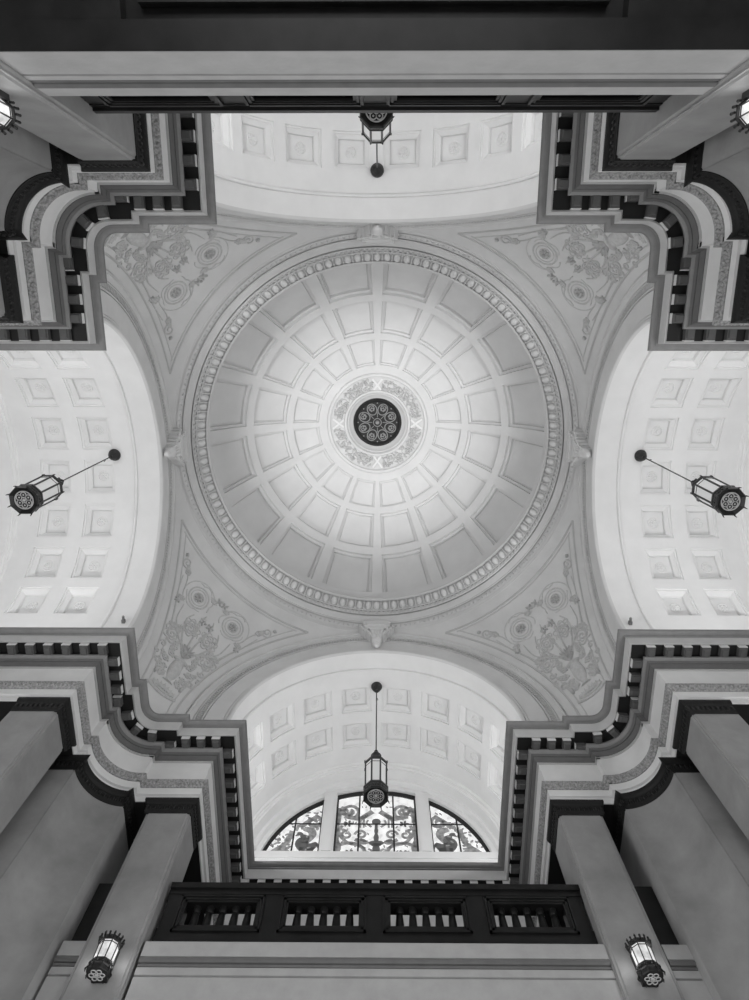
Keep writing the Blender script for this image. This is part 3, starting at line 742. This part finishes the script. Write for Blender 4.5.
for s in (-1, 1):
    # big lower circles with a flower
    ribbon(sc, [(s*.68+.40*cos(t), ZW+.16+.34*sin(t)) for t in [-.6+4.4*k/24 for k in range(25)]] if s > 0 else [(-.68-.40*cos(t), ZW+.16+.34*sin(t)) for t in [-.6+4.4*k/24 for k in range(25)]], .035)
    for i in range(6):
        b = 2*pi*i/6; disc(dk, s*.68+.09*cos(b), ZW+.14+.07*sin(b), .07, .04, rot=b)
    disc(dk, s*.68, ZW+.02, .16, .05)
    ribbon(sc, spl([(s*.28, ZW+.30), (s*.45, ZW+.42), (s*.75, ZW+.52), (s*.98, ZW+.85), (s*.90, ZW+1.1)]), .032)
    ribbon(sc, spi(s*.40, ZW+.78, .16, 1.3, 0 if s > 0 else pi, s), .025); ribbon(sc, spl([(s*.2, ZW+.55), (s*.33, ZW+.50), (s*.55, ZW+.62)]), .035)
    disc(dk, s*.33, ZW+.58, .10, .045, rot=s*.3); ribbon(sc, spi(s*.76, ZW+.78, .15, 1.2, pi/2, -s), .025)
    disc(sc, s*.84, ZW+.93, .1, .045, rot=.5*s)
    # volutes in the arched head
    ribbon(sc, spi(s*.72, ZW+1.62, .27, 1.4, (-1.9 if s > 0 else -1.24), -s), .035); ribbon(sc, spl([(s*1.0, ZW+1.2), (s*.98, ZW+1.55), (s*.9, ZW+1.8)]), .04)
    ribbon(sc, spl([(s*.1, ZW+1.62), (s*.3, ZW+1.45), (s*.42, ZW+1.36), (s*.6, ZW+1.38), (s*.85, ZW+1.45)]), .055)
    disc(dk, s*.32, ZW+1.42, .13, .06, rot=-.6*s); ribbon(sc, [(s*.33, ZW+1.02), (s*.33, ZW+1.35)], .02); ribbon(sc, [(s*.42, ZW+1.02), (s*.42, ZW+1.35)], .02)
    for i in range(5):
        b = 2*pi*i/5; disc(dk, s*.74+.08*cos(b), ZW+1.17+.06*sin(b), .055, .03, rot=b)
    ribbon(sc, spi(s*.2, ZW+.17, .13, 1.1, pi/2, s), .02)
    ribbon(sc, [(s*1.0, ZW), (s*1.02, ZW+1.75)], .03); ribbon(sc, spl([(s*1.0, ZW+.1), (s*.93, ZW+.35), (s*1.02, ZW+.62)]), .03)
    for i in range(46):
        x_, z_ = random.uniform(.2, 1.0), random.uniform(.05, 1.85)
        disc(sc, s*x_, ZW+z_, random.uniform(.03, .055), .018, rot=random.uniform(0, 3))
    ribbon(sc, spl([(s*.12, ZW+1.05), (s*.25, ZW+1.18), (s*.22, ZW+1.3)]), .02); ribbon(sc, spi(s*.84, ZW+1.62, .16, 1.1, 0, s), .03)
o = obj('painted_scrolls', sc, 'glassm', root, org, 0); o['label'] = 'grey painted scrolls'
o = obj('painted_candelabrum', dk, 'glassd', root, org, 0); o['label'] = 'dark grey candelabrum and leaves'
for s, n in ((-1, 2), (1, 3)):
    x0, x1 = (-2.87, -1.43) if s < 0 else (1.43, 2.87)
    root, org, zt = win(n, x0, x1)
    l = MB(); l.tube([Vector((s*2.14, YG-.03, ZW)), Vector((s*2.14, YG-.03, zt(2.14)))], .022, 4)
    l.tube([Vector((s*1.43, YG-.03, zh)), Vector((s*2.35, YG-.03, zh))], .022, 4); obj('leading', l, 'lead', root, org)
    sc = MB(); dk = MB()
    # crouching winged beast facing the mullion side
    ribbon(dk, [(s*a, ZW+b) for a, b in spl([(1.95, .75), (1.84, .64), (1.92, .48), (1.78, .34), (1.64, .38), (1.52, .50)])], [.03+.10*sin(pi*k/30) for k in range(31)])
    disc(dk, s*1.98, ZW+.80, .085, .055, rot=.3*s); ribbon(dk, [(s*2.02, ZW+.78), (s*2.10, ZW+.73)], [.03, .005])
    for q in (1.62, 1.72, 1.90): ribbon(dk, [(s*q, ZW+.35), (s*(q+.03), ZW+.12)], [.045, .018])
    ribbon(dk, [(s*a, ZW+b) for a, b in spl([(1.54, .48), (1.45, .3), (1.5, .14), (1.62, .1)])], .025)
    ribbon(sc, [(s*a, ZW+b) for a, b in spl([(1.80, .52), (1.66, .76), (1.72, .92), (1.9, .98)])], [.05+.03*sin(pi*k/30) for k in range(31)])
    ribbon(sc, spi(s*1.66, ZW+1.22, .22, 1.3, pi/2, s), .035); ribbon(sc, [(s*a, ZW+b) for a, b in spl([(2.0, 1.02), (1.8, 1.25), (1.55, 1.45)])], .05)
    ribbon(sc, [(s*a, ZW+b) for a, b in spl([(2.2, .9), (2.3, .5), (2.6, .2), (2.75, .05)])], .05); ribbon(sc, spi(s*2.36, ZW+.18, .16, 1.2, 0 if s > 0 else pi, s), .03)
    for i in range(5): ribbon(sc, [(s*2.2, ZW+.62-.1*i), (s*(2.32+.05*i), ZW+.72-.12*i)], .02)
    disc(dk, s*2.38, ZW+.1, .09, .06); ribbon(sc, [(s*2.05, ZW+1.1), (s*2.1, ZW+.9)], .03)
    for i in range(110):
        a = random.uniform(1.45, 2.75); z = random.uniform(.05, 1.6)
        if ZW+z < zt(a)-.12 and (a > 2.15 or z > .95 or i % 6 == 0): disc(sc, s*a, ZW+z, .055, .025, rot=random.uniform(0, 3))
    o = obj('painted_scrolls', sc, 'glassm', root, org, 0); o['label'] = 'grey painted scrolls'
    o = obj('painted_beast', dk, 'glassd', root, org, 0); o['label'] = 'dark grey winged beast'

# ------------------------------------------------------------------ balconies: fascia (setting) and black balustrades
def fascia(n, rz):
    root = empty('trim_%d' % n, (0, 0, 0), rz); tag(root, kind='structure')
    line = [(-3.295, BE-.01), (-3.295, YA+.02), (3.27, YA+.02), (3.27, BE-.01)]
    line = [(-3.295, YA+.02), (3.295, YA+.02)]
    for seg in (line, [(4.115, YA+.02), (4.48, YA+.02)], [(-4.48, YA+.02), (-4.115, YA+.02)]):
        b = MB(); sweep(b, seg, [(-.02, 6.41), (0, 6.41), (0, 6.93), (-.02, 6.93)]); obj('fascia_board', b, 'fascia', root)
        b = MB(); sweep(b, seg, [(-.4, 6.93), (-.03, 6.93), (-.03, 6.955), (.008, 6.957), (.008, 7.06), (-.015, 7.065), (-.015, 7.085), (-.4, 7.085)]); obj('lower_band', b, 'fascia', root)
        b = MB(); sweep(b, seg, [(-.4, 7.085), (.0, 7.085), (.01, 7.10), (.01, 7.115), (-.01, 7.12), (-.01, 7.13), (.02, 7.135), (.035, 7.16), (.038, 7.19), (.01, 7.195), (.01, 7.215), (-.4, 7.215)]); o = obj('dark_molding', b, 'fasciad', root)
        b = MB(); sweep(b, seg, [(-.4, 7.215), (.03, 7.215), (.03, 7.44), (-.4, 7.44)]); obj('upper_band', b, 'fascia', root)
    b = MB(); b.box(-3.295, 3.295, YA+.12, BE, 6.55, 7.2); b.box(-3.295, 3.295, YA+.024, YA+.26, 6.40, 6.56)
    b.box(-3.295, -2.14, YA+.26, BE, 6.41, 6.56); b.box(2.14, 3.295, YA+.26, BE, 6.41, 6.56); b.box(-2.14, 2.14, BE-.4, BE, 6.41, 6.56)
    b.box(-2.0, 2.0, YA+.40, BE-.6, 6.44, 6.56); b.box(-3.295, 3.295, YA+.45, BE, 7.2, 7.43)
    o = obj('soffit', b, 'black', root, smooth=0)  # black colour here stands in for shade under the balcony
    return root
fascia(16, 0); fascia(17, pi)
def balustrade(rz, label):
    root = empty('balustrade', (-sin(rz)*5.75, cos(rz)*5.75, 7.44), rz)
    Y0, Y1 = 5.62, 5.90
    def add(n, b, m='black', par=root, sm=0): b.xform(lambda x, y, z: (x, y-5.75, z-7.44)); return obj(n, b, m, par, smooth=sm)
    b = MB(); b.box(-3.295, 3.295, Y0, Y1, 8.46, 8.60); b.box(-3.295, 3.295, Y0-.035, Y1+.035, 8.55, 8.65); b.box(-3.295, 3.295, Y0+.01, Y1-.01, 8.34, 8.46); add('top_rail', b)
    b = MB(); b.box(-3.295, 3.295, Y0, Y1, 7.445, 7.84); b.box(-3.295, 3.295, Y0-.03, Y0+.01, 7.445, 7.56); add('bottom_rail', b)
    for x, w in ((0, .20), (-1.6, .20), (1.6, .20), (-3.13, .14), (3.13, .14)):
        b = MB(); b.box(x-w, x+w, Y0, Y1, 7.84, 8.34); add('post', b)
    for x in (-2.4, -.8, .8, 2.4):
        b = MB(); w, z0, z1 = .60, 7.84, 8.36
        for k, (g, d) in enumerate(((0, .0), (.045, .035), (.08, .02))):
            for (xa, xb, za, zb) in ((x-w-.07+g, x+w+.07-g, z0-.06+g, z0-.06+g+.035), (x-w-.07+g, x+w+.07-g, z1+.06-g-.035, z1+.06-g), (x-w-.07+g, x-w-.07+g+.035, z0-.06+g, z1+.06-g), (x+w+.07-g-.035, x+w+.07-g, z0-.06+g, z1+.06-g)):
                b.box(xa, xb, Y0-.03+.012*k, Y0+.02, za, zb)
        add('panel_frame', b)
    bal = MB()
    bal.revolve([(.068, 0), (.068, .06), (.05, .07), (.062, .14), (.066, .22), (.055, .36), (.048, .40), (.062, .42), (.062, .50)], 10, caps=True)
    me = mesh_of(bal, 'baluster', 'black', 40)
    for x in (-2.4, -.8, .8, 2.4):
        for k in range(5): inst('baluster', me, root, (x+(k-2)*.205, 0.03, .40))
    tag(root, label, 'balustrade')
balustrade(0, 'black marble balustrade with four openings below the stained glass window')
balustrade(pi, 'black balustrade edge seen from underneath along the top of the picture')

# ------------------------------------------------------------------ hanging lanterns
def ngon(r, n=8, ph=pi/8): return [(r*cos(ph+2*pi*k/n), r*sin(ph+2*pi*k/n)) for k in range(n)]
def lantern(x, y, label, rot=0):
    zr = 16.10; ZB = 11.73
    root = empty('hanging_lantern', (x, y, ZB), rot)
    def add(n, b, m='iron', par=root, sm=30): return obj(n, b, m, par, smooth=sm)
    def rings(b, L, caps=True):
        rows = [[b.vert((px, py, z)) for px, py in ngon(r)] for r, z in L]
        for p, q in zip(rows, rows[1:]): b.quadstrip(p, q, True)
        if caps: b.f.append(tuple(rows[0][::-1])); b.f.append(tuple(rows[-1]))
    b = MB(); rings(b, [(.20, .06), (.27, .0), (.29, .03), (.29, .06), (.275, .07), (.275, .17), (.29, .19), (.285, .23), (.245, .24)])
    for px, py in ngon(.275): b.tube([(px, py, .05), (px*1.08, py*1.08, .01), (px*1.12, py*1.12, -.04)], [.018, .012, .006], 5)
    for k in range(8):
        for j in (-1, 0, 1):
            a = 2*pi*k/8+j*.22; rr = .27*cos(pi/8)/cos(j*.22)
            b.ell((rr*cos(a), rr*sin(a), .12), Vector((-sin(a), cos(a), 0))*.028, Vector((0, 0, .04)), Vector((cos(a), sin(a), 0))*.02, 6, 4)
    sk = add('skirt', b)
    g = MB(); rz = -.012; g.tube([(.17*cos(t), .17*sin(t), .05+rz) for t in [2*pi*k/28 for k in range(28)]], .012, 5, True)
    for k in range(6):
        a = 2*pi*k/6; c = Vector((.10*cos(a), .10*sin(a), .05+rz)); g.tube([c+Vector((.052*cos(t), .052*sin(t), 0)) for t in [2*pi*i/14 for i in range(14)]], .010, 5, True)
        g.ell(c, Vector((.02, 0, 0)), Vector((0, .02, 0)), Vector((0, 0, .012)), 6, 4)
    g.ell(Vector((0, 0, .045)), Vector((.035, 0, 0)), Vector((0, .035, 0)), Vector((0, 0, .03)), 8, 5)
    add('base_grille', g, 'pale', sk)
    gp = []
    P0, P1 = ngon(.238), ngon(.25)
    for k in range(8):
        j = (k+1) % 8; b = MB()
        q = [(*P0[k], .24), (*P0[j], .24), (*P1[j], .98), (*P1[k], .98)]; q2 = [(u*.97, v*.97, w) for u, v, w in q]
        A = [b.vert(p) for p in q]; B = [b.vert(p) for p in q2]; b.f.append(tuple(A)); b.f.append(tuple(B[::-1])); b.quadstrip(A, B, True)
        add('glass_pane', b, 'lantg', sm=0)
    b = MB()
    for k in range(8):
        b.tube([(*[c*1.02 for c in P0[k]], .22), (*[c*1.02 for c in P1[k]], 1.0)], .02, 5)
    for r, z in ((.235, .26), (.243, .9)):
        N = ngon(r); b.tube([(*p, z) for p in N], .013, 5, True)
    add('glazing_bar', b)
    b = MB(); rings(b, [(.25, .97), (.275, .99), (.275, 1.04), (.24, 1.06), (.22, 1.12), (.18, 1.14), (.17, 1.22), (.10, 1.26), (.07, 1.32), (.06, 1.36)])
    for px, py in ngon(.27):
        b.tube([(px, py, 1.0), (px*1.02, py*1.02, 1.06), (px*.98, py*.98, 1.10)], [.018, .015, .008], 5)
        b.tube([(px*.95, py*.95, 1.03), (px*.75, py*.75, 1.14), (px*.45, py*.45, 1.18), (px*.3, py*.3, 1.26)], .012, 5)
    add('roof', b)
    b = MB(); b.revolve([(.02, 1.34), (.075, 1.38), (.09, 1.43), (.06, 1.48), (.03, 1.52), (.045, 1.55), (.018, 1.59)], 14); b.tube([(.10*cos(t), 0, 1.43+.07*sin(t)) for t in [2*pi*k/16 for k in range(16)]], .013, 5, True)
    add('finial', b)
    b = MB(); b.tube([(0, 0, 1.5), (0, 0, zr-ZB-.1)], .015, 6); b.tube([(.0, 0, zr-ZB-.55), (.03, 0, zr-ZB-.6), (.035, 0, zr-ZB-.66)], .01, 5); add('rod', b)
    b = MB(); h = zr-ZB; b.revolve([(.015, h-.28), (.05, h-.24), (.035, h-.20), (.06, h-.17), (.10, h-.14), (.12, h-.10), (.09, h-.07), (.14, h-.04), (.155, h), (.12, h+.08)], 20, caps=True); add('ceiling_cup', b)
    tag(root, label, 'lantern', 'hanging lanterns of the four arms')
YL = 6.49
lantern(0, YL, 'black octagonal lantern hanging upright in front of the stained glass window')
lantern(-YL-.08, 0, 'black octagonal lantern on a slanting rod in the left barrel vault', pi/2)
lantern(YL+.08, 0, 'black octagonal lantern on a slanting rod in the right barrel vault', -pi/2)
lantern(0, -YL, 'black octagonal lantern hanging half behind the balcony at the top', pi)

# ------------------------------------------------------------------ wall sconces on the square piers
def sconce(sx, sy, label):
    rz = 0 if sy > 0 else pi
    root = empty('pier_lamp', (sx*3.69, sy*B0, 7.015), rz)
    cy = -.175
    def sh(b): b.xform(lambda x, y, z: (x*1.08, (y+cy)*1.0, z*.80)); return b
    def add(n, b, m='iron', sm=30): return obj(n, sh(b), m, root, smooth=sm)
    def rings(b, L, caps=True):
        rows = [[b.vert((px, py, z)) for px, py in ngon(r)] for r, z in L]
        for p, q in zip(rows, rows[1:]): b.quadstrip(p, q, True)
        if caps: b.f.append(tuple(rows[0][::-1])); b.f.append(tuple(rows[-1]))
    b = MB(); b.box(-.10, .10, .115, .173, -.30, .26); add('back_plate', b, sm=0)
    b = MB(); rings(b, [(.10, -.335), (.14, -.33), (.15, -.30), (.145, -.25), (.155, -.23), (.155, -.15), (.14, -.13)])
    for k in range(8):
        for j in (-1, 1):
            a = 2*pi*k/8+j*.2; b.ell((.147*cos(a), .147*sin(a), -.19), Vector((-sin(a), cos(a), 0))*.025, Vector((0, 0, .03)), Vector((cos(a), sin(a), 0))*.016, 6, 4)
    for px, py in ngon(.15): b.tube([(px, py, -.24), (px*1.12, py*1.12, -.28), (px*1.05, py*1.05, -.33)], [.014, .012, .006], 5)
    add('lower_band', b)
    b = MB()
    for k in range(6):
        a = 2*pi*k/6; b.tube([(.068*cos(a)+.03*cos(t), .068*sin(a)+.03*sin(t), -.34) for t in [2*pi*i/12 for i in range(12)]], .008, 5, True)
    b.ell(Vector((0, 0, -.345)), Vector((.03, 0, 0)), Vector((0, .03, 0)), Vector((0, 0, .02)), 8, 5); add('base_grille', b, 'pale')
    P0, P1 = ngon(.125), ngon(.132)
    for k in range(8):
        j = (k+1) % 8; b = MB()
        q = [(*P0[k], -.13), (*P0[j], -.13), (*P1[j], .20), (*P1[k], .20)]; q2 = [(u*.96, v*.96, w) for u, v, w in q]
        A = [b.vert(p) for p in q]; B = [b.vert(p) for p in q2]; b.f.append(tuple(A)); b.f.append(tuple(B[::-1])); b.quadstrip(A, B, True)
        add('glass_pane', b, 'lampg', sm=0)
    b = MB()
    for k in range(8): b.tube([(*[c*1.02 for c in P0[k]], -.14), (*[c*1.02 for c in P1[k]], .22)], .008, 5)
    b.tube([(*p, .165) for p in ngon(.136)], .007, 5, True); add('glazing_bar', b)
    b = MB(); rings(b, [(.128, .20), (.15, .21), (.15, .25), (.135, .26), (.13, .30), (.05, .31)])
    for k in range(16):
        a = 2*pi*k/16; r = .15; hh = .07 if k % 2 else .05
        b.tube([(r*cos(a), r*sin(a), .24), (r*1.06*cos(a), r*1.06*sin(a), .29), (r*1.05*cos(a), r*1.05*sin(a), .29+hh*.6)], [.014, .014, .008], 5)
        b.ell((r*1.07*cos(a), r*1.07*sin(a), .30), Vector((.016, 0, 0)), Vector((0, .016, 0)), Vector((0, 0, .02)), 6, 4)
    add('crown', b)
    tag(root, label, 'wall lamp', 'wall sconces on the piers')
    for q in (-1, 1):
        li = bpy.data.lights.new('lamp_bulb', 'POINT'); li.energy = 1.1; li.shadow_soft_size = .08
        lo = bpy.data.objects.new('lamp_bulb', li); COL.objects.link(lo); lo.location = (sx*3.69+q*.24, sy*(B0-.16), 7.03)
sconce(-1, 1, 'lit black-framed wall lamp on the pier left of the balustrade, bottom left')
sconce(1, 1, 'lit black-framed wall lamp on the pier right of the balustrade, bottom right')
sconce(-1, -1, 'lit wall lamp cut by the left edge near the top of the picture')
sconce(1, -1, 'lit wall lamp cut by the right edge near the top of the picture')

# ------------------------------------------------------------------ small devices beside the side vaults
for s in (-1, 1):
    x, y, z = s*5.30, 3.33, 12.35
    root = empty('security_camera', (s*5.62, 3.20, 13.33))
    b = MB(); b.box(-.035, .035, -.03, .05, -.035, .035); b.tube([(-s*.00, -.03, 0), (-s*.0, -.10, .01)], .028, 10); obj('camera_body', b, 'tand', root)
    b = MB(); b.tube([(0, -.10, .01), (0, -.115, .01)], .022, 10); obj('lens', b, 'ironl', root)
    tag(root, 'tiny dark camera above the cornice at the foot of the %s arch' % ('left' if s < 0 else 'right'), 'camera')

# ------------------------------------------------------------------ light
w = bpy.data.worlds.new('world'); scn.world = w; w.use_nodes = True
w.node_tree.nodes['Background'].inputs['Color'].default_value = (1, 1, 1, 1); w.node_tree.nodes['Background'].inputs['Strength'].default_value = .2
def area(loc, target, sx, sy, e, name='cove_strip'):
    li = bpy.data.lights.new(name, 'AREA'); li.shape = 'RECTANGLE'; li.size = sx; li.size_y = sy; li.energy = e
    o = bpy.data.objects.new(name, li); COL.objects.link(o); o.location = loc
    d = Vector(target)-Vector(loc); o.rotation_euler = d.to_track_quat('-Z', 'Y').to_euler(); return o
E_COVE, E_DOME, E_FILL, E_SPOT = 41, 0, 640, 950
for rz in (0, pi/2, pi, -pi/2):
    Rm = Matrix.Rotation(rz, 3, 'Z')
    for s in (-1, 1):
        li = bpy.data.lights.new('cove_strip', 'AREA'); li.shape = 'RECTANGLE'; li.size = .12; li.size_y = 2.9; li.energy = E_COVE
        o = bpy.data.objects.new('cove_strip', li); COL.objects.link(o); o.location = Rm @ Vector((s*2.95, 7.3, 12.06))
        o.rotation_euler = (Matrix.Rotation(rz, 3, 'Z') @ Matrix.Rotation(s*R_(180-45), 3, 'Y')).to_euler()
for sx in (-1, 1):
    for sy in (-1, 1):
        li = bpy.data.lights.new('dome_fill_spot', 'SPOT'); li.energy = E_SPOT; li.spot_size = R_(50); li.spot_blend = 1; li.shadow_soft_size = .25  # added spots that brighten the crown of the dome
        o = bpy.data.objects.new('dome_fill_spot', li); COL.objects.link(o); o.location = (sx*4.55, sy*4.55, 12.15)
        o.rotation_euler = (Vector((0, 0, 21.5))-o.location).to_track_quat('-Z', 'Y').to_euler()
# added area lights low in the arms, filling the hall from below
for s in (-1, 1): area((s*8.6, 0, 2.6), (0, 0, 3.2), 6.5, 6.0, E_FILL, 'hall_fill')
area((0, 8.6, 1.8), (0, 0, 3), 6.0, 5.5, E_FILL*.6, 'hall_fill'); area((0, -8.6, 1.8), (0, 0, 3), 6.0, 5.5, E_FILL*.6, 'hall_fill')

# ------------------------------------------------------------------ camera
th, ro, ya = .2646, .0264, .0253
Rv = Vector((1, 0, 0)); F = Vector((0, sin(th), cos(th))); U = Vector((0, -cos(th), sin(th)))
R2 = Rv*cos(ro)+U*sin(ro); U2 = Rv*-sin(ro)+U*cos(ro); Zm = Matrix.Rotation(ya, 3, 'Z')
R2, U2, F = Zm @ R2, Zm @ U2, Zm @ F
cam = bpy.data.cameras.new('camera'); cam.sensor_fit = 'VERTICAL'; cam.sensor_height = 36; cam.sensor_width = 36; cam.lens = 655.8*36/1000
co = bpy.data.objects.new('camera', cam); COL.objects.link(co)
Mx = Matrix((R2, U2, -F)).transposed().to_4x4(); Mx.translation = Vector((.052, -3.204, 0)); co.matrix_world = Mx
scn.camera = co
scn.view_settings.view_transform = 'Standard'; scn.view_settings.look = 'None'; scn.view_settings.gamma = 1; scn.view_settings.exposure = 0
scn.view_settings.use_curve_mapping = False
scn.cycles.use_denoising = True
scn.cycles.max_bounces = 8; scn.cycles.diffuse_bounces = 6
